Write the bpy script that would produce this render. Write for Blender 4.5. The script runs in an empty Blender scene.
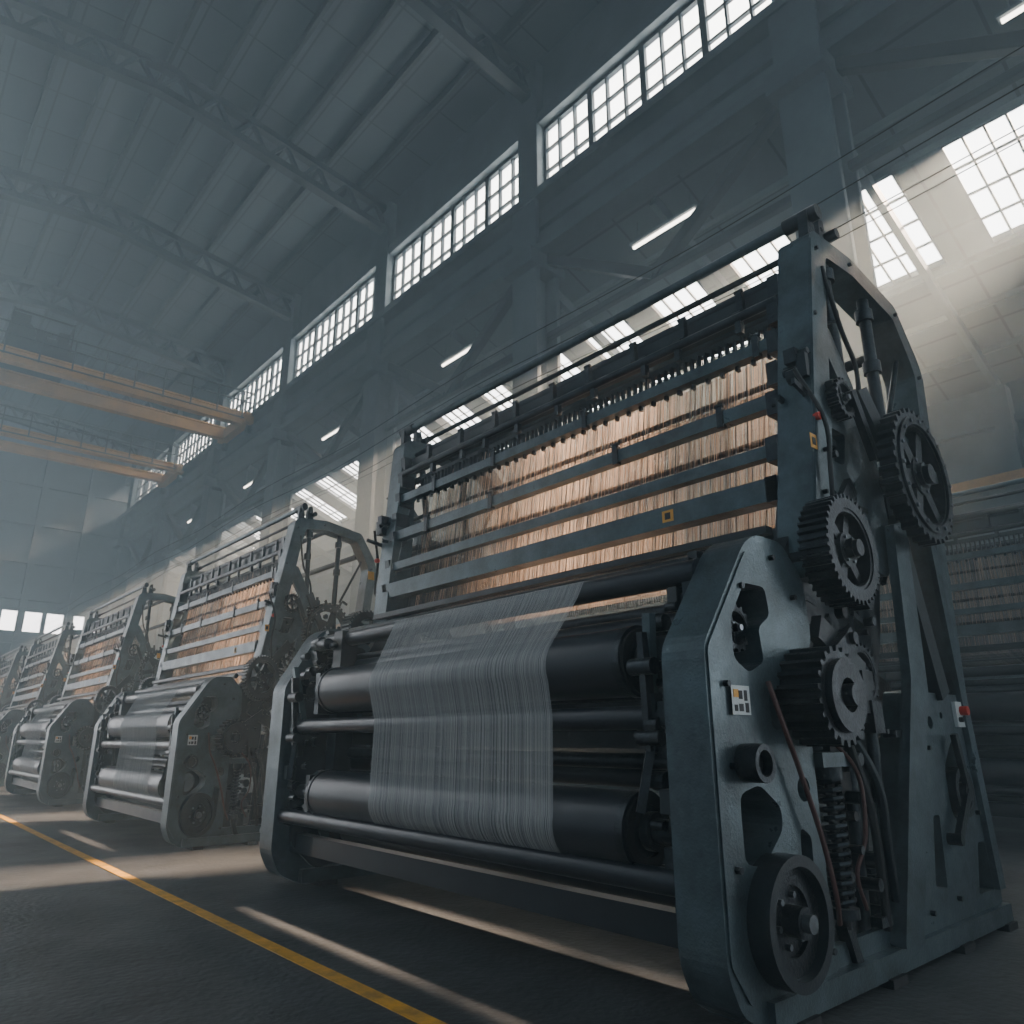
import bpy, bmesh, math, random
from mathutils import Vector, Matrix
from mathutils.geometry import tessellate_polygon
R=random.Random(7)
S=bpy.context.scene
pi=math.pi
# ------------------------------------------------------------ materials
def pmat(name,c,metal=0.0,rough=.5,var=.25,scale=6,bump=0.0,bscale=60,c2=None,spec=.5,rvar=.12):
    m=bpy.data.materials.new(name);m.use_nodes=True;n=m.node_tree.nodes;l=m.node_tree.links
    p=n['Principled BSDF'];p.inputs['Metallic'].default_value=metal
    p.inputs['Specular IOR Level'].default_value=spec
    tc=n.new('ShaderNodeTexCoord');nz=n.new('ShaderNodeTexNoise');nz.inputs['Scale'].default_value=scale;nz.inputs['Detail'].default_value=8
    nz.inputs['Roughness'].default_value=.7
    l.new(tc.outputs['Object'],nz.inputs['Vector'])
    mx=n.new('ShaderNodeMix');mx.data_type='RGBA'
    cr=n.new('ShaderNodeMapRange');cr.inputs[1].default_value=.32;cr.inputs[2].default_value=.68
    l.new(nz.outputs['Fac'],cr.inputs[0]);l.new(cr.outputs[0],mx.inputs[0])
    a=c2 if c2 else tuple(x*(1-var) for x in c)
    mx.inputs[6].default_value=(*a,1);mx.inputs[7].default_value=(*[min(1,x*(1+var)) for x in c],1)
    l.new(mx.outputs[2],p.inputs['Base Color'])
    r=n.new('ShaderNodeMapRange');r.inputs[3].default_value=max(.05,rough+rvar);r.inputs[4].default_value=max(.05,rough-rvar)
    l.new(nz.outputs['Fac'],r.inputs[0]);l.new(r.outputs[0],p.inputs['Roughness'])
    if bump>0:
        b=n.new('ShaderNodeBump');b.inputs['Strength'].default_value=bump;b.inputs['Distance'].default_value=.02
        n2=n.new('ShaderNodeTexNoise');n2.inputs['Scale'].default_value=bscale;n2.inputs['Detail'].default_value=4
        l.new(tc.outputs['Object'],n2.inputs['Vector']);l.new(n2.outputs['Fac'],b.inputs['Height']);l.new(b.outputs[0],p.inputs['Normal'])
    return m
PAINT=pmat('loom_paint',(.074,.104,.118),.45,.34,.48,3.5,.15,90,rvar=.2)
DARKP=pmat('loom_paint_dark',(.020,.028,.034),.3,.42,.3,7,.1,90)
STEEL=pmat('gear_steel',(.034,.041,.048),.75,.34,.4,9,.2,70)
ROLL=pmat('roller_rubber',(.018,.024,.033),.2,.34,.15,4,.03,100)
BRIGHT=pmat('worn_steel',(.18,.2,.22),.9,.32,.35,12)
BLACK=pmat('black_rubber',(.008,.009,.011),0,.6,.2,9)
WHITE=pmat('label_white',(.6,.62,.62),0,.5,.06,9)
ORANGE=pmat('label_orange',(.75,.36,.05),0,.5,.1,9)
RED=pmat('button_red',(.6,.05,.03),0,.4,.1,9)
CABLE=pmat('cable_red_brown',(.10,.04,.035),0,.5,.2,9)
COPPER=pmat('heald_copper_wire',(.55,.38,.27),.2,.5,.4,3)
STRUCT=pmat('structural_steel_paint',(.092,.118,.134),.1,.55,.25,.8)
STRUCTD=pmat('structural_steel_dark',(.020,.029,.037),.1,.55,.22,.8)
CRANEY=pmat('crane_yellow',(.50,.25,.05),.05,.5,.25,1.5)
LINEY=pmat('floor_line_yellow',(.85,.42,.03),0,.55,.1,8,c2=(.42,.22,.04))
def striped(name,c1,c2,freq,vfreq,alpha_lo,alpha_hi,thr0,thr1,transl=.5,big=(.05,2.5)):
    m=bpy.data.materials.new(name);m.use_nodes=True;n=m.node_tree.nodes;l=m.node_tree.links
    n.remove(n['Principled BSDF']);out=n['Material Output']
    uv=n.new('ShaderNodeUVMap');mp=n.new('ShaderNodeMapping');mp.inputs['Scale'].default_value=(freq,vfreq,1)
    l.new(uv.outputs[0],mp.inputs[0])
    nz=n.new('ShaderNodeTexNoise');nz.inputs['Scale'].default_value=1;nz.inputs['Detail'].default_value=2;l.new(mp.outputs[0],nz.inputs['Vector'])
    mp2=n.new('ShaderNodeMapping');mp2.inputs['Scale'].default_value=(freq*big[0],big[1],1);l.new(uv.outputs[0],mp2.inputs[0])
    nb=n.new('ShaderNodeTexNoise');nb.inputs['Scale'].default_value=1;nb.inputs['Detail'].default_value=4;l.new(mp2.outputs[0],nb.inputs['Vector'])
    rp=n.new('ShaderNodeMapRange');rp.inputs[1].default_value=.35;rp.inputs[2].default_value=.65;l.new(nb.outputs['Fac'],rp.inputs[0])
    mx=n.new('ShaderNodeMix');mx.data_type='RGBA';l.new(rp.outputs[0],mx.inputs[0]);mx.inputs[6].default_value=(*c1,1);mx.inputs[7].default_value=(*c2,1)
    ra=n.new('ShaderNodeMapRange');ra.inputs[1].default_value=thr0;ra.inputs[2].default_value=thr1;ra.inputs[3].default_value=alpha_lo;ra.inputs[4].default_value=alpha_hi
    l.new(nz.outputs['Fac'],ra.inputs[0])
    d=n.new('ShaderNodeBsdfDiffuse');t=n.new('ShaderNodeBsdfTranslucent');l.new(mx.outputs[2],d.inputs[0]);l.new(mx.outputs[2],t.inputs[0])
    ms=n.new('ShaderNodeMixShader');ms.inputs[0].default_value=transl;l.new(d.outputs[0],ms.inputs[1]);l.new(t.outputs[0],ms.inputs[2])
    tr=n.new('ShaderNodeBsdfTransparent');m2=n.new('ShaderNodeMixShader')
    l.new(ra.outputs[0],m2.inputs[0]);l.new(tr.outputs[0],m2.inputs[1]);l.new(ms.outputs[0],m2.inputs[2]);l.new(m2.outputs[0],out.inputs['Surface'])
    return m
THREAD=striped('woven_thread_white',(.75,.74,.75),(.98,.96,.95),640,.1,.14,.74,.42,.62,.25,(.12,.2))
WARP=striped('warp_thread_fan',(.4,.34,.30),(.75,.65,.56),560,.1,0,.7,.47,.60,.5,(.1,.2))
HEALD=striped('heald_wire_copper',(.20,.125,.085),(1.0,.74,.55),900,.35,.0,.66,.46,.62,.62,(.007,.9))
HEALD2=striped('heald_wire_grey',(.16,.13,.12),(.85,.66,.53),760,.4,.0,.62,.47,.62,.5,(.009,1.1))
LOOM_MATS=[PAINT,DARKP,STEEL,ROLL,BRIGHT,BLACK,WHITE,ORANGE,RED,CABLE,COPPER]
P_,D_,S_,R_,B_,K_,W_,O_,RD_,C_,CU_=range(11)
# ------------------------------------------------------------ mesh builder
class MB:
    def __init__(s): s.v=[];s.f=[];s.m=[];s.sm=[];s.uv=[]
    def add(s,vs,fs,mat=0,sm=False):
        b=len(s.v);s.v+= [tuple(x) for x in vs]
        for f in fs: s.f.append(tuple(i+b for i in f));s.m.append(mat);s.sm.append(sm)
    def box(s,x0,x1,y0,y1,z0,z1,mat=0):
        s.add([(x0,y0,z0),(x1,y0,z0),(x1,y1,z0),(x0,y1,z0),(x0,y0,z1),(x1,y0,z1),(x1,y1,z1),(x0,y1,z1)],
         [(0,3,2,1),(4,5,6,7),(0,1,5,4),(1,2,6,5),(2,3,7,6),(3,0,4,7)],mat)
    def bar(s,p,q,w,h,mat=0,up=(0,0,1)):
        p=Vector(p);q=Vector(q);d=(q-p).normalized();u=Vector(up)
        if abs(d.dot(u))>.98:u=Vector((1,0,0))
        a=d.cross(u).normalized();b=a.cross(d).normalized();a*=w/2;b*=h/2
        vs=[p-a-b,p+a-b,p+a+b,p-a+b,q-a-b,q+a-b,q+a+b,q-a+b]
        s.add(vs,[(0,3,2,1),(4,5,6,7),(0,1,5,4),(1,2,6,5),(2,3,7,6),(3,0,4,7)],mat)
    def cyl(s,p,q,r,mat=0,n=20,r2=None,caps=True):
        p=Vector(p);q=Vector(q);d=(q-p).normalized();u=Vector((0,0,1)) if abs(d.z)<.9 else Vector((1,0,0))
        a=d.cross(u).normalized();b=d.cross(a).normalized();r2=r if r2 is None else r2
        vs=[p+(a*math.cos(2*pi*i/n)+b*math.sin(2*pi*i/n))*r for i in range(n)]+[q+(a*math.cos(2*pi*i/n)+b*math.sin(2*pi*i/n))*r2 for i in range(n)]
        s.add(vs,[(i,(i+1)%n,n+(i+1)%n,n+i) for i in range(n)],mat,True)
        if caps:
            s.add(vs[:n],[tuple(range(n))],mat);s.add(vs[n:],[tuple(range(n))],mat)
    def ycyl(s,x,z,y0,y1,r,mat=0,n=24): s.cyl((x,y0,z),(x,y1,z),r,mat,n)
    def ring(s,x,z,y0,y1,ro,ri,mat=0,n=36):
        o=[(x+ro*math.cos(2*pi*i/n),z+ro*math.sin(2*pi*i/n)) for i in range(n)]
        h=[(x+ri*math.cos(2*pi*i/n),z+ri*math.sin(2*pi*i/n)) for i in range(n)]
        vs=[(a,y0,b) for a,b in o]+[(a,y0,b) for a,b in h]+[(a,y1,b) for a,b in o]+[(a,y1,b) for a,b in h]
        fl=[];sd=[]
        for i in range(n):
            j=(i+1)%n
            fl+=[(i,j,n+j,n+i),(2*n+i,3*n+i,3*n+j,2*n+j)]
            sd+=[(i,2*n+i,2*n+j,j),(n+i,n+j,3*n+j,3*n+i)]
        s.add(vs,fl,mat);s.add(vs,sd,mat,True)
    def plate(s,outer,holes,y0,y1,mat=0,smooth_side=False):
        loops=[outer]+list(holes)
        pts=[p for lp in loops for p in lp];n=len(pts)
        tris=tessellate_polygon([[Vector((a,b,0)) for a,b in lp] for lp in loops])
        vs=[(a,y0,b) for a,b in pts]+[(a,y1,b) for a,b in pts]
        fs=[tuple(t) for t in tris]+[tuple(i+n for i in reversed(t)) for t in tris]
        k=0
        for lp in loops:
            m=len(lp)
            for i in range(m):
                fs.append((k+i,k+(i+1)%m,n+k+(i+1)%m,n+k+i))
            k+=m
        s.add(vs,fs,mat)
    def tube(s,pts,r,mat=0,n=8,sub=6):
        P=[Vector(p) for p in pts];Q=[]
        if sub>1 and len(P)>2:
            E=[P[0]*2-P[1]]+P+[P[-1]*2-P[-2]]
            for i in range(1,len(E)-2):
                for k in range(sub):
                    t=k/sub;a,b,c,d=E[i-1],E[i],E[i+1],E[i+2]
                    Q.append(.5*((2*b)+(c-a)*t+(2*a-5*b+4*c-d)*t*t+(3*b-a-3*c+d)*t**3))
            Q.append(P[-1])
        else:Q=P
        vs=[];N=len(Q);pa=None
        for i,q in enumerate(Q):
            d=(Q[min(i+1,N-1)]-Q[max(i-1,0)]).normalized()
            if pa is None:
                u=Vector((0,0,1)) if abs(d.z)<.9 else Vector((1,0,0));pa=d.cross(u).normalized()
            else: pa=(pa-d*pa.dot(d)).normalized()
            b=d.cross(pa)
            vs+=[q+(pa*math.cos(2*pi*j/n)+b*math.sin(2*pi*j/n))*r for j in range(n)]
        fs=[(i*n+j,i*n+(j+1)%n,(i+1)*n+(j+1)%n,(i+1)*n+j) for i in range(N-1) for j in range(n)]
        s.add(vs,fs,mat,True)
    def mesh(s,name,mats,uvs=None):
        me=bpy.data.meshes.new(name);me.from_pydata(s.v,[],s.f)
        for m in mats:me.materials.append(m)
        me.polygons.foreach_set('material_index',s.m);me.polygons.foreach_set('use_smooth',s.sm)
        bm=bmesh.new();bm.from_mesh(me);bmesh.ops.recalc_face_normals(bm,faces=bm.faces[:]);bm.to_mesh(me);bm.free();me.update()
        return me
def obj(name,me,parent=None,bevel=0):
    o=bpy.data.objects.new(name,me);S.collection.objects.link(o)
    if parent:o.parent=parent
    if bevel:
        b=o.modifiers.new('bevel','BEVEL');b.width=bevel;b.segments=2;b.limit_method='ANGLE';b.angle_limit=.6
    return o
def empty(name,loc=(0,0,0)):
    e=bpy.data.objects.new(name,None);S.collection.objects.link(e);e.location=loc;return e
def circ(x,z,r,n=16,sx=1,sz=1,a0=0):
    return [(x+r*sx*math.cos(a0+2*pi*i/n),z+r*sz*math.sin(a0+2*pi*i/n)) for i in range(n)]
def rpoly(pts,r=.03,n=3):
    out=[];N=len(pts)
    for i in range(N):
        p=Vector(pts[i]);a=Vector(pts[i-1]);b=Vector(pts[(i+1)%N])
        da=a-p;db=b-p;rr=min(r,da.length*.45,db.length*.45)
        A=p+da.normalized()*rr;B=p+db.normalized()*rr
        for k in range(n+1):
            t=k/n;q=A*(1-t)**2+p*2*t*(1-t)+B*t*t;out.append((q.x,q.y))
    return out
def gear(mb,x,z,r,teeth,y0,y1,spokes=5,mat=S_,th=.10,web=None,ri=.30,ro=.76,a0=0.2):
    out=[]
    for i in range(teeth):
        a=2*pi*i/teeth;w=2*pi/teeth
        for f,rr in ((0,1-th),(.22,1-th),(.36,1),(.64,1),(.78,1-th)):
            out.append((x+r*rr*math.cos(a+f*w),z+r*rr*math.sin(a+f*w)))
    mb.plate(out,[circ(x,z,r*ro,32)],y0,y1,mat)
    w=(y1-y0);yc0=y0+w*.3;yc1=y1-w*.25
    mb.ring(x,z,yc0-w*.12,yc1,r*ri,r*.1,mat,24)
    for k in range(spokes):
        a=a0+2*pi*k/spokes;ca,sa=math.cos(a),math.sin(a)
        h1=.11*r;h2=.085*r;r0=r*ri*.9;r1=r*ro*1.02
        q=[(x+ca*r0-sa*h1,z+sa*r0+ca*h1),(x+ca*r0+sa*h1,z+sa*r0-ca*h1),(x+ca*r1+sa*h2,z+sa*r1-ca*h2),(x+ca*r1-sa*h2,z+sa*r1+ca*h2)]
        mb.plate(q,[],yc0,yc1,mat)
    mb.ring(x,z,y0+w*.05,y1,r*ro*1.01,r*(ro-.06),mat,32)
    mb.ycyl(x,z,y0-.02,y1+.15,r*.13,B_ if mat!=D_ else S_,18)
    mb.ycyl(x,z,y0-.008,y0+w*.3,r*.19,mat,6)
    for k in range(6):
        a=k*pi/3;mb.ycyl(x+math.cos(a)*r*.24,z+math.sin(a)*r*.24,yc0-w*.2,yc0,r*.03,B_,8)
Y0,Y1=1.65,1.85
# ------------------------------------------------------------ loom: side frame
def side_frame():
    mb=MB()
    low=[(2.40,.24),(2.40,1.34),(2.74,1.79),(2.84,1.85),(3.06,1.85),(3.22,1.70),(3.24,1.42),(3.14,1.30),(3.14,.06),(3.05,.03),(2.62,.03),(2.47,.10)]
    h1=rpoly([(2.60,1.30),(2.60,1.46),(2.72,1.62),(2.88,1.62),(2.90,1.5),(2.80,1.44),(2.82,1.30),(2.70,1.25)],.03)
    h2=rpoly([(2.83,1.04),(2.83,1.18),(2.93,1.2),(2.93,1.02)],.03)
    h3=rpoly([(2.56,.56),(2.56,.80),(2.70,.83),(2.84,.74),(2.84,.66),(2.68,.54)],.04)
    h4=circ(3.03,.80,.05,14);h5=rpoly([(2.93,.30),(3.03,.30),(3.05,.62),(2.97,.66)],.03)
    h6=circ(2.76,.35,.17,28)
    mb.plate(rpoly(low,.05,3),[h1,h2,h3,h4,h5,h6],Y0,Y1,P_)
    mb.plate(rpoly([(2.415,.26),(2.415,1.33),(2.74,1.76),(2.78,1.72),(2.47,1.31),(2.47,.3),(2.55,.16),(2.52,.12)],.02,2),[],Y0-.008,Y0,P_)
    mb.plate(rpoly([(2.5,.3),(2.5,1.25),(2.85,1.7),(3.1,1.7),(3.1,.2),(2.7,.12)],.05),[circ(2.72,1.42,.1,16),circ(2.7,.68,.1,16)],Y1+.05,Y1+.08,D_)
    mb.box(2.62,5.1,Y0-.03,Y1+.05,.03,.12,P_);mb.box(2.7,5.05,Y0+.02,Y0+.05,.12,.2,P_)
    for x in(2.75,3.5,4.3,4.95):mb.box(x,x+.14,Y0-.05,Y1+.07,0,.035,K_)
    up=[(3.38,1.75),(3.40,1.95),(3.79,3.88),(3.86,3.94),(4.35,3.97),(4.98,3.88),(5.24,3.56),(5.30,3.42),(5.14,2.1),(5.06,1.1),(4.90,1.1),(4.99,2.1),(5.15,3.40),(5.10,3.50),(4.91,3.76),(4.35,3.84),(3.98,3.81),(3.90,3.45),(3.58,1.75)]
    mb.plate(rpoly(up,.03,2),[],Y0,Y1,P_)
    mb.plate(rpoly([(3.41,1.98),(3.79,3.86),(3.83,3.86),(3.45,1.98)],.01,1),[],Y0-.01,Y0,P_)
    mb.plate(rpoly([(3.60,2.30),(3.78,3.25),(3.9,3.3),(4.14,2.95),(4.06,2.45),(3.8,2.2)],.04),
       [rpoly([(3.74,2.70),(3.82,3.12),(3.98,2.92),(3.93,2.72)],.03),rpoly([(3.70,2.42),(3.74,2.62),(3.92,2.62),(3.86,2.42)],.03)],Y0+.01,Y0+.07,P_)
    mid=[(3.10,.12),(3.10,1.6),(3.4,1.95),(3.62,2.6),(3.95,2.75),(4.25,2.72),(4.62,2.62),(4.66,2.3),(4.45,2.0),(4.3,1.5),(4.15,1.2),(3.95,.8),(3.7,.12)]
    mb.plate(rpoly(mid,.06),[rpoly([(3.3,.2),(3.3,.95),(3.5,1.0),(3.72,.85),(3.6,.2)],.05),rpoly([(3.62,1.05),(3.62,1.45),(3.98,1.6),(4.05,1.4),(3.88,1.05)],.06),
       rpoly([(3.72,1.75),(3.76,2.15),(4.0,2.2),(4.1,1.85)],.05)],Y1-.06,Y1+.02,D_)
    mb.plate(rpoly([(3.95,1.9),(4.02,2.75),(4.16,2.9),(4.3,2.8),(4.36,2.2),(4.25,1.85)],.05),[circ(4.16,2.75,.05,12)],Y0+.02,Y0+.08,P_)
    mb.plate(rpoly([(3.66,.12),(4.20,1.24),(5.05,1.24),(5.07,.12)],.03),
      [rpoly([(4.55,.62),(4.55,.85),(4.72,1.0),(4.82,.9),(4.82,.68),(4.7,.5)],.05),rpoly([(4.2,.3),(4.3,.62),(4.38,.62),(4.34,.28)],.02),
       circ(4.45,1.08,.035,12),circ(4.62,1.12,.02,8),circ(4.0,.35,.03,10),rpoly([(4.75,.2),(4.85,.45),(4.95,.45),(4.98,.2)],.02)],Y0,Y0+.12,P_)
    mb.plate(rpoly([(3.86,.12),(3.66,.12),(4.16,1.3),(4.24,2.15),(4.42,2.2),(4.36,1.25)],.02,2),[],Y0-.05,Y0,P_)
    mb.plate([(4.32,2.15),(4.42,2.25),(4.72,1.25),(4.60,1.2)],[],Y0-.03,Y0+.03,D_)
    mb.plate([(4.8,2.3),(4.88,2.3),(5.07,.2),(4.98,.2)],[],Y0-.03,Y0,P_)
    for (x,z) in((4.12,.9),(4.35,.95),(4.9,1.12),(4.9,.6),(4.45,.22),(4.1,.2),(2.52,1.2),(2.52,.9),(2.5,.55),(2.95,1.76),(3.1,1.6),(3.1,.2),(2.68,1.6),(3.84,3.8),(4.3,3.9),(4.95,3.8),(5.2,3.4),(5.05,2.4),(3.55,2.2),(3.62,2.45),(3.7,3.3)):
        mb.ycyl(x,z,Y0-.022,Y0,.013,S_,6)
    mb.ring(4.68,.72,Y0-.04,Y0+.02,.13,.09,S_,24);mb.ycyl(4.68,.72,Y0-.06,Y0+.1,.05,S_,12);mb.bar((4.68,Y0-.05,.72),(4.45,Y0-.05,.5),.03,.05,S_)
    mb.ycyl(4.45,.5,Y0-.07,Y0,.03,S_,10);mb.bar((4.68,Y0-.05,.75),(4.62,Y0-.05,1.02),.03,.04,S_)
    # ---------- gears
    gear(mb,4.37,2.43,.40,34,Y0-.21,Y0-.12,6,S_,.07,ri=.28,ro=.80)
    mb.ring(4.37,2.43,Y0-.225,Y0-.21,.345,.30,S_,40)
    for k in range(16):
        a=k*pi/8;mb.ycyl(4.37+.322*math.cos(a),2.43+.322*math.sin(a),Y0-.235,Y0-.22,.012,B_,6)
    mb.ycyl(4.37,2.43,Y0-.25,Y1,.055,S_,16)
    gear(mb,3.42,1.85,.265,40,Y0-.17,Y0-.03,6,S_,.075,ri=.32,ro=.74)
    mb.ycyl(3.42,1.85,Y0-.20,Y1,.04,S_,16)
    gear(mb,3.10,1.17,.205,22,Y0-.18,Y0+.02,5,S_,.12,ri=.36,ro=.72)
    mb.ring(3.10,1.17,Y0-.21,Y0-.18,.15,.07,S_,30);mb.ycyl(3.10,1.17,Y0-.24,Y1,.045,S_,16)
    for (x,z,r,t,ya) in((3.84,2.80,.12,18,-.06),(3.78,1.30,.16,24,.02),(3.92,2.12,.14,18,.02),(2.74,1.44,.1,14,.06)):
        gear(mb,x,z,r,t,Y0+ya,Y0+ya+.07,4,S_,.12)
    x,z=2.76,.36
    mb.ring(x,z,Y0-.09,Y0+.02,.225,.185,D_,44);mb.ring(x,z,Y0-.05,Y0+.04,.19,.12,S_,40);mb.ring(x,z,Y0-.03,Y0+.06,.125,.05,S_,30)
    mb.ycyl(x,z,Y0+.02,Y0+.08,.185,S_,36)
    mb.ycyl(x,z,Y0-.10,Y1,.055,S_,20);mb.ycyl(x,z,Y0-.13,Y0-.09,.032,B_,14)
    for k in range(6):
        a=k*pi/3+.2;mb.ycyl(x+math.cos(a)*.088,z+math.sin(a)*.088,Y0-.05,Y0-.02,.012,B_,6)
    mb.ring(2.61,.91,Y0-.09,Y0,.07,.048,S_,24);mb.ycyl(2.61,.91,Y0-.05,Y0,.05,K_,20)
    hel=[(3.27+.045*math.cos(t*.9),Y0+.01+.045*math.sin(t*.9),.33+t*.0052) for t in range(0,98)]
    mb.tube(hel,.012,S_,6,1);mb.cyl((3.27,Y0+.01,.25),(3.27,Y0+.01,.9),.022,K_,12)
    mb.cyl((3.27,Y0+.01,.83),(3.27,Y0+.01,.88),.06,S_,16);mb.cyl((3.27,Y0+.01,.29),(3.27,Y0+.01,.33),.06,S_,16)
    mb.bar((3.27,Y0+.02,.27),(3.34,Y0+.02,.1),.05,.05,S_);mb.box(3.16,3.42,Y0-.03,Y0+.1,.88,.94,P_)
    mb.tube([(2.80,Y0-.02,1.22),(2.83,Y0-.06,1.02),(2.92,Y0-.05,.88),(3.04,Y0-.05,.62),(3.12,Y0-.04,.40),(3.2,Y0,.28)],.011,C_)
    mb.tube([(3.3,Y0,1.0),(3.42,Y0-.05,.85),(3.44,Y0-.04,.6),(3.36,Y0-.02,.45),(3.45,Y0,.3)],.009,C_)
    mb.tube([(3.33,Y0,1.3),(3.38,Y0-.04,1.0),(3.5,Y0-.05,.7),(3.56,Y0-.03,.42),(3.62,Y0,.2)],.02,K_)
    mb.tube([(3.52,Y0+.02,1.05),(3.6,Y0-.05,.8),(3.66,Y0-.03,.55),(3.74,Y0,.3)],.022,D_)
    mb.tube([(3.5,Y0+.05,2.9),(3.58,Y0-.04,2.6),(3.55,Y0-.05,2.3),(3.62,Y0,2.05)],.012,K_)
    mb.tube([(3.9,Y0,3.7),(3.97,Y0-.03,3.3),(4.1,Y0-.03,3.1),(4.16,Y0,2.9)],.014,K_)
    for (xa,za,xb,zb,r) in((4.12,2.8,4.08,3.82,.035),(4.60,2.75,4.62,3.82,.038),(4.70,2.9,5.05,3.5,.018),(4.7,1.9,4.6,2.9,.03),(3.55,.15,3.62,1.2,.03),(3.86,.7,3.9,1.4,.03),(3.2,1.5,3.3,.95,.03)):
        mb.cyl((xa,Y0+.07,za),(xb,Y0+.07,zb),r,S_,12)
    for (x,z) in((4.08,3.45),(4.61,3.3),(4.61,3.68),(4.09,3.75)):mb.cyl((x,Y0+.07,z-.04),(x,Y0+.07,z+.04),.055,S_,14)
    mb.bar((4.37,Y0-.08,2.43),(4.12,Y0-.02,2.95),.05,.09,D_);mb.bar((3.42,Y0-.0,1.85),(3.86,Y0-.0,2.3),.05,.1,S_);mb.bar((3.9,Y0-.06,2.86),(4.1,Y0-.06,2.5),.04,.06,S_)
    mb.bar((3.1,Y0-.0,1.17),(3.55,Y0-.02,1.45),.05,.09,S_);mb.bar((3.35,Y0+.03,1.5),(3.75,Y0+.03,1.3),.05,.12,D_)
    rr=random.Random(3)
    reg=[(3.2,3.7,.2,1.0),(3.3,4.1,1.0,1.7),(3.65,4.3,1.9,2.8),(4.0,4.9,2.3,2.9),(3.55,3.8,2.2,3.1)]
    for k in range(230):
        a,b,c,d=reg[rr.randrange(5)];x=rr.uniform(a,b);z=rr.uniform(c,d);y=rr.uniform(Y0+.02,Y1+.05);t=rr.random();m=rr.choice([S_,S_,D_,D_,S_,K_])
        if t<.4:mb.ycyl(x,z,y-rr.uniform(.02,.12),y,rr.uniform(.012,.045),m,10)
        elif t<.7:
            w=rr.uniform(.015,.06);h=rr.uniform(.015,.08);mb.box(x-w,x+w,y-rr.uniform(.02,.08),y,z-h,z+h,m)
        else:
            an=rr.uniform(0,pi);L=rr.uniform(.05,.16);mb.bar((x-L*math.cos(an),y,z-L*math.sin(an)),(x+L*math.cos(an),y-.02,z+L*math.sin(an)),.02,rr.uniform(.02,.04),m)
    mb.box(2.54,2.665,Y0-.014,Y0-.0125,1.085,1.195,W_)
    mb.box(2.552,2.585,Y0-.016,Y0-.014,1.15,1.18,O_)
    for (x,z,w,h) in((2.60,1.16,.012,.016),(2.635,1.158,.01,.02),(2.565,1.11,.01,.012),(2.60,1.112,.014,.014),(2.64,1.112,.011,.018)):mb.box(x-w,x+w,Y0-.016,Y0-.014,z-h,z+h,K_)
    mb.box(3.455,3.52,Y0-.013,Y0-.010,2.42,2.50,O_);mb.box(3.47,3.505,Y0-.015,Y0-.013,2.44,2.48,K_)
    mb.ycyl(3.56,2.62,Y0-.03,Y0,.022,RD_,12)
    mb.box(4.80,4.92,Y0-.02,Y0,1.06,1.2,W_);mb.ycyl(4.87,1.15,Y0-.06,Y0-.02,.026,RD_,14);mb.ycyl(4.83,1.10,Y0-.04,Y0-.02,.014,K_,8)
    for z in(.48,.64,1.08,1.32,1.48,1.70):
        xx=2.58 if z<1.4 else 2.78
        mb.box(xx-.05,xx+.07,Y1,Y1+.10,z-.06,z+.06,S_);mb.ycyl(xx,z,Y1+.1,Y1+.16,.045,B_,14)
    mb.bar((2.44,Y1+.12,1.42),(2.46,Y1+.12,.95),.03,.05,S_);mb.bar((2.46,Y1+.12,.98),(2.42,Y1+.16,.72),.03,.035,S_)
    mb.bar((2.46,Y1+.1,1.5),(2.5,Y1+.14,1.1),.04,.04,P_);mb.ycyl(2.43,1.28,Y1+.06,Y1+.18,.035,S_,12);mb.ycyl(2.44,1.0,Y1+.05,Y1+.17,.03,S_,12)
    for k in range(46):
        z=rr.uniform(.4,1.8);x=2.42+max(0,z-1.3)*.7+rr.uniform(0,.2);y=Y1+rr.uniform(0,.1)
        if rr.random()<.5:mb.ycyl(x,z,y,y+.06,rr.uniform(.015,.04),S_,10)
        else:mb.box(x,x+.05,y,y+.05,z-.05,z+.04,rr.choice([S_,D_]))
    for z in(3.62,3.42,3.21,2.99,2.79,2.5,2.26):
        xx=3.40+(z-1.85)*.2;mb.box(xx-.02,xx+.13,Y1,Y1+.07,z-.07,z+.07,S_)
    for x in(3.9,4.05):mb.plate([(x-.05,3.9),(x-.03,4.12),(x+.03,4.14),(x+.07,3.9)],[circ(x,4.06,.02,8)],Y0+.03,Y0+.09,S_)
    mb.ycyl(3.92,4.10,Y0-.02,Y0+.2,.05,S_,14);mb.ycyl(4.1,4.02,Y0-.04,Y0+.2,.035,S_,14)
    return mb
YC=3.625; YA,YB=1.85,5.40
def flare(z):
    """the far end frame splays outward towards its top"""
    K=[(0,-.12),(1.3,-.12),(1.85,.12),(2.3,.38),(4.2,.66)]
    if z<=0:return K[0][1]
    for (a,u),(b,v) in zip(K,K[1:]):
        if z<=b:return u+(v-u)*(z-a)/(b-a)
    return K[-1][1]
def px(z): return 3.40+(z-1.85)*.2
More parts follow.
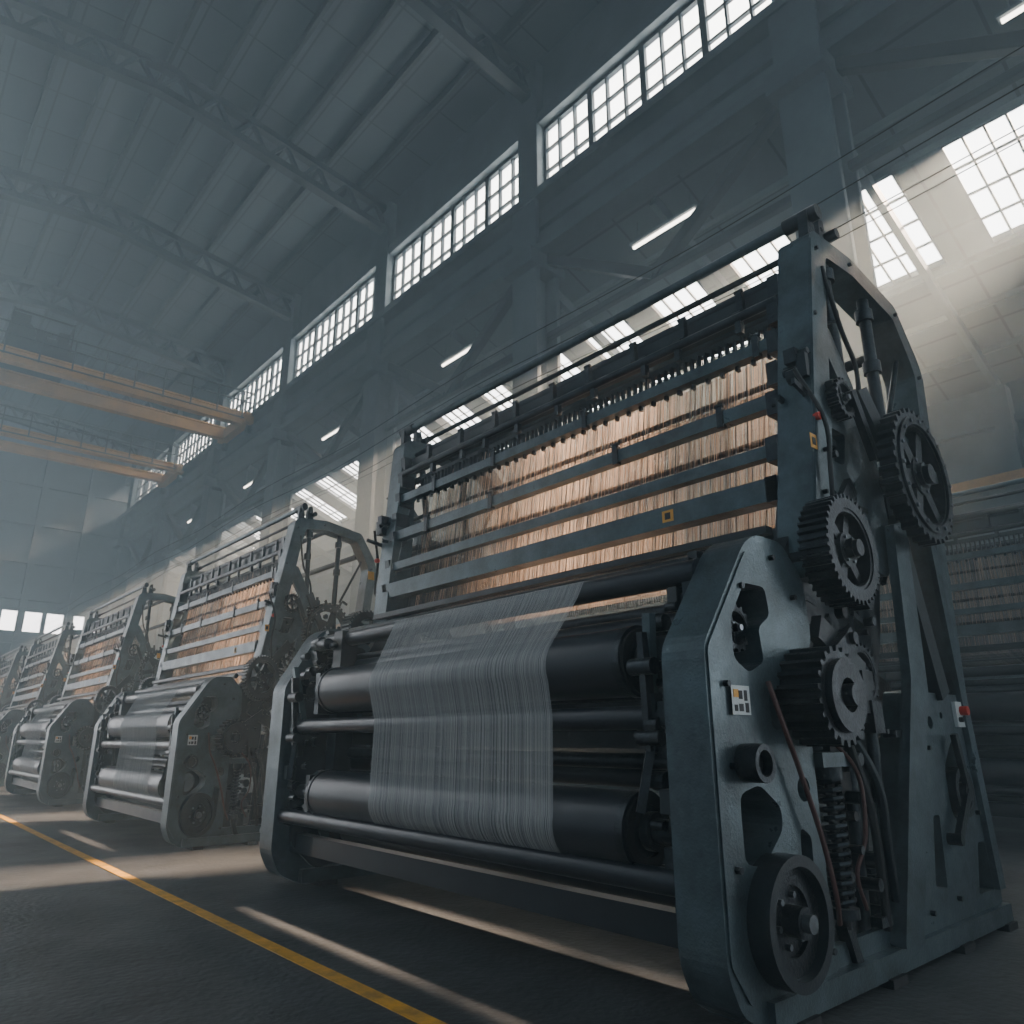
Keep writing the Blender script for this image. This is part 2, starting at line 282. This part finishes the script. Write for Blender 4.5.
def beams():
    mb=MB()
    E=lambda z:YB+flare(z)
    mb.ycyl(3.92,4.10,YA-.05,E(4.1)+.05,.035,P_,14)
    mb.ycyl(4.10,4.02,YA,E(4.0),.022,D_,12);mb.ycyl(4.3,3.9,YA,E(3.9),.03,D_,12)
    def lb(z,h,d,m=P_,dx=0):
        x=px(z)+dx;mb.box(x,x+d,YA,E(z),z-h/2,z+h/2,m)
    lb(3.62,.12,.10,D_,.06);lb(3.45,.05,.05,D_,.12);lb(3.22,.075,.08,P_,.0);lb(2.82,.085,.08,P_,0);lb(2.50,.07,.07,P_,.0);lb(2.26,.13,.12,P_,-.02)
    for z,x,r in((3.78,3.95,.04),(3.50,3.72,.03),(3.33,3.9,.03),(3.05,3.85,.02),(2.68,3.8,.02),(2.38,3.75,.02),(2.05,3.6,.035),(3.85,4.4,.035),(3.6,5.05,.04)):
        mb.ycyl(x,z,YA,E(z),r,D_ if r>.03 else S_,12)
    rr=random.Random(5)
    for z in(3.62,3.45,3.22,2.82):
        n=9 if z>3.3 else 4
        for k in range(n):
            y=YA+.25+(YB-YA-.2)*(k+rr.uniform(-.2,.2))/(n-1);x=px(z)
            mb.box(x-.012,x+.03,y-.02,y+.02,z-.06,z+.07,S_);mb.ycyl(x+.0,z+.08,y-.03,y+.03,.014,S_,8)
    for k in range(70):
        y=YA+.1+(YB-YA+.2)*k/69;mb.box(3.80,3.83,y-.008,y+.008,3.30,3.42,S_)
        if k%2==0:mb.box(3.72,3.75,y-.01,y+.01,3.15,3.26,S_)
    # individual heald wires hanging in front of the curtains
    for k in range(170):
        y=2.0+3.55*k/169+rr.uniform(-.008,.008);zt=3.34+rr.uniform(-.06,.05);zb=1.96+rr.uniform(0,.05)
        w=rr.uniform(.0009,.0017);xo=rr.choice([0,.05,-.03])
        m=rr.choice([CU_,S_,D_,CU_,S_,B_])
        mb.bar((3.60+xo,y,zb),(3.80+xo,y,zt),w*2,w*2,m)
    for z in(1.92,2.0):mb.box(3.30,3.36,YA,E(z),z-.02,z+.02,D_)
    xx=px(2.26)-.02
    mb.box(xx-.003,xx,2.52,2.60,2.225,2.295,O_);mb.box(xx-.005,xx-.002,2.54,2.58,2.24,2.28,K_)
    return mb.mesh('loom_cross_beams',LOOM_MATS)
YR=4.80
def body():
    mb=MB();YB=5.28
    mb.box(2.54,2.62,YA,YB,.24,.36,R_);mb.box(3.0,3.15,YA,YB,.25,.5,D_);mb.box(4.8,4.95,YA,YB,.15,.35,D_);mb.box(3.75,3.9,YA,YB,.12,.3,D_)  # front beam uses the dark roller colour to paint in the shadow there
    mb.box(2.95,3.0,YA,YB,.95,1.1,D_);mb.box(3.05,3.1,YA,YB,1.15,1.6,D_);mb.box(2.85,2.9,YA,YB,.38,.5,D_)
    for z,x,r in((.48,2.47,.048),(1.08,2.50,.05),(1.70,2.70,.055),(1.50,2.78,.05),(1.36,2.95,.06),(1.6,3.0,.04),(.9,2.75,.035),(.82,2.95,.05),(.38,2.75,.05),(1.82,3.0,.04),(1.88,3.2,.03),(1.2,2.85,.03)):
        mb.ycyl(x,z,YA,YB+(.15 if z>1.4 else 0),r,R_ if r>.045 else S_,18)
    rr=random.Random(11)
    for x,z in((2.57,1.32),(2.55,.64)):
        mb.box(x-.09,x+.12,YR+.10,YR+.16,z-.16,z+.12,S_)
    mb.box(2.62,2.75,YR+.08,YR+.2,.3,1.75,D_)
    for k in range(26):
        z=rr.uniform(.4,1.7);x=rr.uniform(2.45,2.62);y=rr.uniform(YR+.12,YB-.05);mb.ycyl(x,z,y,y+.07,rr.uniform(.015,.045),S_,10)
    mb.ycyl(4.55,.95,YA+.15,YB-.15,.30,D_,36);mb.ycyl(4.55,.95,YA,YB,.06,S_,16)
    for y in(YA+.12,YB-.16):mb.ycyl(4.55,.95,y,y+.04,.42,S_,40)
    return mb.mesh('loom_body',LOOM_MATS)
def rollers():
    mb=MB()
    for x,z in((2.57,1.32),(2.55,.64)):
        mb.ycyl(x,z,2.12,YR,.15,R_,48)
        mb.ycyl(x,z,2.09,2.13,.155,S_,48);mb.ycyl(x,z,YR-.01,YR+.02,.155,S_,48)
        mb.ring(x,z,2.075,2.095,.14,.10,K_,36)
        mb.ycyl(x,z,YA,2.1,.05,S_,18);mb.ycyl(x,z,YR,5.28,.05,S_,18)
        mb.ycyl(x,z,2.03,2.07,.075,S_,18)
    return mb.mesh('loom_rollers',LOOM_MATS)
def strip(name,path,mats,n=24):
    me=bpy.data.meshes.new(name);vs=[];fs=[];uv=[]
    L=[0]
    for i in range(1,len(path)):L.append(L[-1]+math.hypot(path[i][0]-path[i-1][0],path[i][1]-path[i-1][1]))
    for (x,z,ya,yb) in path:
        for k in range(n+1):vs.append((x,ya+(yb-ya)*k/n,z))
    m=n+1
    for i in range(len(path)-1):
        for k in range(n):
            fs.append((i*m+k,i*m+k+1,(i+1)*m+k+1,(i+1)*m+k));uv+=[(k/n,L[i]),((k+1)/n,L[i]),((k+1)/n,L[i+1]),(k/n,L[i+1])]
    me.from_pydata(vs,[],fs);u=me.uv_layers.new(name='UVMap')
    for i,c in enumerate(uv):u.data[i].uv=c
    for mm in mats:me.materials.append(mm)
    for p in me.polygons:p.use_smooth=True
    return me
def fabric():
    p=[(2.74,1.765,2.50,4.25),(2.66,1.75,2.50,4.23)]
    ra=.1545
    def arc(cx,cz,a,b,ya,yb,n=10):
        for i in range(n+1):
            t=math.radians(a+(b-a)*i/n);p.append((cx+ra*math.cos(t),cz+ra*math.sin(t),ya,yb))
    p.append((2.61,1.66,2.50,4.21))
    arc(2.57,1.32,140,205,2.53,4.12)
    p.append((2.445,1.10,2.52,4.08));p.append((2.445,1.06,2.52,4.08))
    arc(2.55,.64,165,262,2.48,4.02)
    return strip('woven_cloth',p,[THREAD])
mbs=side_frame();M_SIDE=mbs.mesh('loom_side_frame',LOOM_MATS)
mbs.v=[(x,2*YC-y+flare(z),z) for x,y,z in mbs.v];M_SIDE2=mbs.mesh('loom_side_frame_far',LOOM_MATS)
M_BEAM=beams();M_BODY=body();M_ROLL=rollers();M_FAB=fabric()
M_WARP=strip('warp_sheet',[(2.72,1.76,2.50,4.25),(3.25,1.93,2.2,5.0),(3.62,2.05,2.0,5.45)],[WARP])
M_H1=strip('heald_curtain_front',[(3.64,1.95,2.0,5.5),(3.70,2.3,2.0,5.55),(3.84,3.30,2.0,5.7)],[HEALD])
M_H2=strip('heald_curtain_mid',[(3.78,1.95,1.95,5.5),(3.98,3.30,1.95,5.7)],[HEALD2])
M_H3=strip('heald_curtain_rear',[(3.92,1.9,1.95,5.5),(4.12,3.38,1.95,5.7)],[HEALD])
def loom(dx,dy,sx=1,sy=1,sz=1,cloth=True):
    e=empty('power_loom',(dx+2.4*(1-sx),dy+1.65*(1-sy),0));e.scale=(sx,sy,sz)
    obj('side_frame_near',M_SIDE,e,.005);obj('side_frame_far',M_SIDE2,e,.005)
    obj('cross_beams',M_BEAM,e);obj('body_rails',M_BODY,e);obj('cloth_rollers',M_ROLL,e,.006)
    if cloth:obj('woven_cloth',M_FAB,e)
    obj('warp_threads',M_WARP,e);obj('heald_front',M_H1,e);obj('heald_mid',M_H2,e);obj('heald_rear',M_H3,e)
    return e
loom(0,0)
for k in range(1,6):loom(.03,6.0*k-.02,.71,.84,.86)
for k in range(5):loom(6.7,-1.0+6.1*(k-0.0),cloth=False)
# ------------------------------------------------------------ building
def simple(name,mb,mats,bevel=0): return obj(name,mb.mesh(name,mats),None,bevel)
m=pmat('concrete_floor',(.058,.061,.064),0,.46,.5,.7,.35,25,spec=.4,rvar=.2)
mb=MB();mb.box(-9,23,-8,58,-.3,0);simple('floor',mb,[m])
mb=MB();mb.box(1.80,1.875,-4,56,0,.004);simple('floor_marking_line',mb,[LINEY])
XW=12.5;COL=[5.0+8.3*i for i in range(-2,7)]
YE=57.0
def ztop(x): return 21.3+(12.5-x)*.13 if x>4 else 21.3+8.5*.13-(4-x)*.13
def tiles(name,c1,c2,cm):
    t=bpy.data.materials.new(name);t.use_nodes=True
    n=t.node_tree.nodes;l=t.node_tree.links;p=n['Principled BSDF'];tc=n.new('ShaderNodeTexCoord');mp=n.new('ShaderNodeMapping')
    mp.inputs['Rotation'].default_value=(0,0,pi/2);br=n.new('ShaderNodeTexBrick');l.new(tc.outputs['Object'],mp.inputs[0]);l.new(mp.outputs[0],br.inputs['Vector'])
    br.inputs['Scale'].default_value=1;br.inputs['Brick Width'].default_value=2.1;br.inputs['Row Height'].default_value=1.42;br.offset=0
    br.inputs['Mortar Size'].default_value=.035;br.inputs['Color1'].default_value=(*c1,1);br.inputs['Color2'].default_value=(*c2,1);br.inputs['Mortar'].default_value=(*cm,1)
    l.new(br.outputs['Color'],p.inputs['Base Color']);p.inputs['Roughness'].default_value=.6
    return t
tile=tiles('ceiling_panels',(.080,.105,.12),(.058,.077,.09),(.012,.017,.022))
mb=MB()
mb.plate([(-5,ztop(-5)),(4,ztop(4)),(12.7,ztop(12.7)),(12.7,ztop(12.7)+.2),(4,ztop(4)+.2),(-5,ztop(-5)+.2)],[],-8,YE,0)
simple('ceiling',mb,[tile])
mb=MB()
x=-4.6
while x<12.4:
    mb.box(x-.06,x+.06,-8,YE,ztop(x)-.36,ztop(x)-.02);x+=1.42
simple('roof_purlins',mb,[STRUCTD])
mb=MB()
for y in [c for c in COL]+[COL[-1]+4]:
    X=[-5+17.4*i/14 for i in range(15)]
    for i in range(14):
        a,b=X[i],X[i+1];ta,tb=ztop(a)-.48,ztop(b)-.48;ba,bb=ztop(a)-1.45,ztop(b)-1.45
        mb.bar((a,y,ta),(b,y,tb),.3,.24);mb.bar((a,y,ba),(b,y,bb),.36,.26)
        mb.bar((a,y,ba),((a+b)/2,y,(ta+tb)/2),.13,.13);mb.bar(((a+b)/2,y,(ta+tb)/2),(b,y,bb),.13,.13)
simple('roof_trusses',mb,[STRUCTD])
mb=MB()
for y in COL:
    for sx in(-1,1):mb.box(XW+sx*.38-.07,XW+sx*.38+.07,y-.5,y+.5,0,15.9)
    mb.box(XW-.36,XW+.36,y-.08,y+.08,0,15.9)
    mb.box(XW-.3,XW+.35,y-.42,y+.42,15.9,21.0)
    mb.box(XW-.75,XW+.6,y-.6,y+.6,13.5,14.0);mb.box(XW-.6,XW+.6,y-.65,y+.65,0,.25)
    mb.bar((XW,y+.5,13.9),(XW,y+4.15,11.5),.26,.28,1);mb.bar((XW,y+7.8,13.9),(XW,y+4.15,11.5),.26,.28,1)
    mb.bar((XW,y+.5,11.45),(XW,y+7.8,11.45),.18,.18,1)
simple('trim_columns',mb,[STRUCT,STRUCTD],.02)
mb=MB()
mb.box(XW-.05,XW+.15,-8,YE,14.0,15.9);mb.box(XW-.5,XW+.45,-8,YE,15.75,15.98);mb.box(XW-.45,XW+.4,-8,YE,13.95,14.2);mb.box(XW-.2,XW+.2,-8,YE,14.95,15.05)
mb.box(XW-.1,XW+.3,-8,YE,15.98,16.2);mb.box(XW-.25,XW+.3,-8,YE,18.6,19.0);mb.box(XW,XW+.3,-8,YE,19.0,21.4)
mb.box(XW-.42,XW-.3,-8,YE,15.98,16.12)
simple('wall_right',mb,[STRUCT],.0)
FROST=bpy.data.materials.new('frosted_glass');FROST.use_nodes=True;n=FROST.node_tree.nodes;l=FROST.node_tree.links;n.remove(n['Principled BSDF'])
t=n.new('ShaderNodeBsdfTranslucent');nz=n.new('ShaderNodeTexNoise');nz.inputs['Scale'].default_value=.8;cr=n.new('ShaderNodeMix');cr.data_type='RGBA'
cr.inputs[6].default_value=(.64,.77,.88,1);cr.inputs[7].default_value=(.76,.90,1,1);l.new(nz.outputs['Fac'],cr.inputs[0]);l.new(cr.outputs[2],t.inputs[0]);l.new(t.outputs[0],n['Material Output'].inputs['Surface'])
MUL=STRUCTD
for i in range(len(COL)-1):
    y0=COL[i]+.42;y1=COL[i+1]-.42;mb=MB()
    mb.box(XW,XW+.14,y0,y1,16.2,16.32);mb.box(XW,XW+.14,y0,y1,18.48,18.6)
    nn=12
    for k in range(nn+1):
        y=y0+(y1-y0)*k/nn;w=.09 if k%3==0 else .03;mb.box(XW,XW+.12,y-w,y+w,16.2,18.6)
    for z in(16.95,17.7):mb.box(XW+.01,XW+.1,y0,y1,z-.035,z+.035)
    mb.add([(XW+.13,y0,16.2),(XW+.13,y1,16.2),(XW+.13,y1,18.6),(XW+.13,y0,18.6)],[(0,1,2,3)],1)
    simple('window_%d'%(i+1),mb,[MUL,FROST])
def za(x): return 14.0-(x-12.5)*.4
mb=MB()
def rq(xa,xb,ya,yb,t=.15):
    mb.add([(xa,ya,za(xa)),(xb,ya,za(xb)),(xb,yb,za(xb)),(xa,yb,za(xa)),(xa,ya,za(xa)+t),(xb,ya,za(xb)+t),(xb,yb,za(xb)+t),(xa,yb,za(xa)+t)],
      [(0,3,2,1),(4,5,6,7),(0,1,5,4),(1,2,6,5),(2,3,7,6),(3,0,4,7)])
SK=[(1.0,1.4)]+[(2.0+2.6*i,2.0+2.6*i+1.6) for i in range(21)]  # first narrow opening is added out of view so sun brightens right-hand haze
rq(12.4,15.1,-8,YE);rq(17.8,22.2,-8,YE)
prev=-8
for a,b in SK:rq(15.1,17.8,prev,a);prev=b
rq(15.1,17.8,prev,YE)
for a,b in SK:
    for k in range(5):
        y=a+(b-a)*k/4;mb.bar((15.1,y,za(15.1)),(17.8,y,za(17.8)),.045,.06,1)
    for k in range(5):
        x=15.1+2.7*k/4;mb.bar((x,a,za(x)),(x,b,za(x)),.045,.05,1)
simple('ceiling_aisle',mb,[tile,MUL])
mb=MB()
for y in [c+4.15 for c in COL]+COL:
    if y>YE:continue
    mb.bar((12.6,y,za(12.6)-.3),(22,y,za(22)-.3),.16,.3);mb.box(21.5,22,y-.2,y+.2,0,10)
for x in(14,15.0,17.9,19.2,20.6):mb.bar((x,-8,za(x)-.12),(x,YE,za(x)-.12),.1,.16)
for z in(2.5,5.0,9.0):mb.box(21.8,22,-8,YE,z,z+.2)
simple('aisle_roof_framing',mb,[STRUCT])
mb=MB();mb.box(22,22.2,-8,YE,0,10.3);simple('wall_aisle',mb,[STRUCT])
mb=MB();mb.box(21.2,21.5,-8,YE,7.2,7.5);simple('aisle_crane_rail',mb,[CRANEY])
mb=MB()
zb0,zb1=7.6,8.9
mb.box(-6,22.2,YE,YE+.3,0,zb0);mb.box(-6,22.2,YE,YE+.3,zb1,22.5)
mb.box(XW-.5,22.2,YE,YE+.3,zb0,zb1)
for i in range(16):
    x=-5+1.25*i
    if x<XW:mb.box(x-.12,x+.12,YE,YE+.3,zb0,zb1)
for z in(3,6.8,9.6,12.0,14.6,17.3,19.6):mb.box(-6,22,YE-.25,YE,z,z+.35)
for x in(-4,-1.2,1.6,4.4,7.2,10):mb.box(x,x+.4,YE-.3,YE,0,22)
simple('wall_back',mb,[STRUCT])
def crane(y,z,h,trolley_x=None):
    e=empty('bridge_crane',(0,y,0));mb=MB()
    for dy in(-1.2,1.2):
        mb.box(-4.5,12.0,dy-.12,dy+.12,z-h,z);mb.box(-4.5,12,dy-.2,dy+.2,z-.05,z+.03);mb.box(-4.5,12,dy-.2,dy+.2,z-h-.04,z-h+.03)
    mb.box(11.7,12.1,-1.8,1.8,z-.6,z-.1)
    obj('girders',mb.mesh('crane_girders',[CRANEY]),e)
    mb=MB()
    for k in range(14):
        x=-4+k*1.2;mb.box(x-.03,x+.03,-1.6,-1.54,z-.4,z+1.0)
    for zz in(-.35,.5,1.0):mb.box(-4.4,12,-1.6,-1.54,z+zz-.025,z+zz+.025)
    for yy in(-1.5,1.5):mb.cyl((11.9,yy,z-.85),(12.1,yy,z-.85),.2,0,16)
    obj('railing',mb.mesh('crane_railing',[STRUCTD]),e)
    if trolley_x is not None:
        mb=MB();x=trolley_x
        mb.box(x-1.2,x+1.2,-1.3,1.3,z+.1,z+.55);mb.cyl((x-.7,-.9,z+1.05),(x-.7,.9,z+1.05),.5,0,20);mb.cyl((x+.2,-.5,z+.9),(x+1.1,-.5,z+.9),.36,0,16)
        mb.box(x-.1,x+.5,.2,.9,z+.4,z+1.9);mb.box(x+.6,x+1.0,-.9,.7,z+.4,z+1.5);mb.box(x-1.15,x-.5,-1.2,-.6,z+.4,z+1.7)
        for sx in(-1,1):
            for yy in(-1.2,1.2):mb.cyl((x+sx*.9,yy-.1,z+.1),(x+sx*.9,yy+.1,z+.1),.18,0,14)
            mb.box(x+sx*1.1-.03,x+sx*1.1+.03,-1,-.94,z+.4,z+2.0)
        mb.box(x-1.1,x+1.1,-1,-.95,z+1.9,z+1.96)
        obj('hoist_trolley',mb.mesh('crane_trolley',[BLACK]),e)
crane(34.5,16.0,.55,3.2);crane(44.5,16.2,.4)
EM=bpy.data.materials.new('fluorescent_tube');EM.use_nodes=True;nn=EM.node_tree.nodes;nn.remove(nn['Principled BSDF']);em=nn.new('ShaderNodeEmission');em.inputs[0].default_value=(1,.93,.82,1);em.inputs[1].default_value=9
EM.node_tree.links.new(em.outputs[0],nn['Material Output'].inputs[0])
mt=MB();mt.box(-.10,.10,-1.0,1.0,.04,.10,0);mt.cyl((0,-.95,0),(0,.95,0),.045,1,12)
mt.cyl((0,-.8,.10),(0,-.8,.7),.012,0,6);mt.cyl((0,.8,.10),(0,.8,.7),.012,0,6)
me=mt.mesh('tube_light',[STRUCT,EM])
for i in range(6):
    o=obj('tube_light',me);o.location=(12.95,(.85,9.15,17.45,26.0,34.3,42.6)[i],13.0)
mb=MB()
for (x,z) in((6.0,5.9),(6.4,5.85),(6.3,6.5),(6.9,6.1)):
    mb.tube([(x,-6,z)]+[(x,y,z-(.12 if (i%2) else 0)) for i,y in enumerate(range(0,54,4))]+[(x,56.8,z)],.006,0,5,4)
simple('overhead_cables',mb,[BLACK])
# ------------------------------------------------------------ haze
hz=bpy.data.materials.new('air_haze');hz.use_nodes=True;n=hz.node_tree.nodes;l=hz.node_tree.links;n.remove(n['Principled BSDF'])
sc=n.new('ShaderNodeVolumeScatter');sc.inputs['Density'].default_value=.0145;sc.inputs['Color'].default_value=(.80,.95,1,1);sc.inputs['Anisotropy'].default_value=.5
ev=n.new('ShaderNodeEmission');ev.inputs[0].default_value=(.45,.70,.86,1);ev.inputs[1].default_value=.0010  # faint blue self-glow stands in for ambient light scattered in the haze
ad=n.new('ShaderNodeAddShader');l.new(sc.outputs[0],ad.inputs[0]);l.new(ev.outputs[0],ad.inputs[1]);l.new(ad.outputs[0],n['Material Output'].inputs['Volume'])
mb=MB();mb.box(-6,21.9,-7.5,56.9,-.2,22.6);simple('air_haze',mb,[hz])
# ------------------------------------------------------------ world + sun
w=bpy.data.worlds.new('sky');S.world=w;w.use_nodes=True;n=w.node_tree.nodes;l=w.node_tree.links
tc=n.new('ShaderNodeTexCoord');dt=n.new('ShaderNodeVectorMath');dt.operation='DOT_PRODUCT';dt.inputs[1].default_value=(1,.75,0);l.new(tc.outputs['Generated'],dt.inputs[0])
mr=n.new('ShaderNodeMapRange');mr.interpolation_type='SMOOTHSTEP';mr.inputs[1].default_value=.12;mr.inputs[2].default_value=.55;l.new(dt.outputs['Value'],mr.inputs[0])
ds=n.new('ShaderNodeVectorMath');ds.operation='DOT_PRODUCT';ds.inputs[1].default_value=(.25,-1,0.1);l.new(tc.outputs['Generated'],ds.inputs[0])
ms=n.new('ShaderNodeMapRange');ms.interpolation_type='SMOOTHSTEP';ms.inputs[1].default_value=.1;ms.inputs[2].default_value=.9;l.new(ds.outputs['Value'],ms.inputs[0])
m0=n.new('ShaderNodeMix');m0.data_type='RGBA';m0.inputs[6].default_value=(.150,.21,.25,1);m0.inputs[7].default_value=(.44,.53,.58,1);l.new(ms.outputs[0],m0.inputs[0])
mx=n.new('ShaderNodeMix');mx.data_type='RGBA';l.new(m0.outputs[2],mx.inputs[6]);mx.inputs[7].default_value=(8,8.6,9,1);l.new(mr.outputs[0],mx.inputs[0])
l.new(mx.outputs[2],n['Background'].inputs[0]);n['Background'].inputs[1].default_value=1.0
sl=bpy.data.lights.new('sun','SUN');sl.energy=42;sl.angle=.05;sl.color=(1,.79,.58)
so=bpy.data.objects.new('sun',sl);S.collection.objects.link(so)
d=Vector((-.77,.06,-.64)).normalized();so.rotation_euler=d.to_track_quat('-Z','Y').to_euler();so.location=(20,5,20)
# ------------------------------------------------------------ camera
c=bpy.data.cameras.new('camera');co=bpy.data.objects.new('camera',c);S.collection.objects.link(co);S.camera=co
co.location=(0,0,1.0);co.rotation_euler=(math.radians(107),0,math.radians(-41.1));c.lens=25.98;c.sensor_width=36;c.clip_end=300
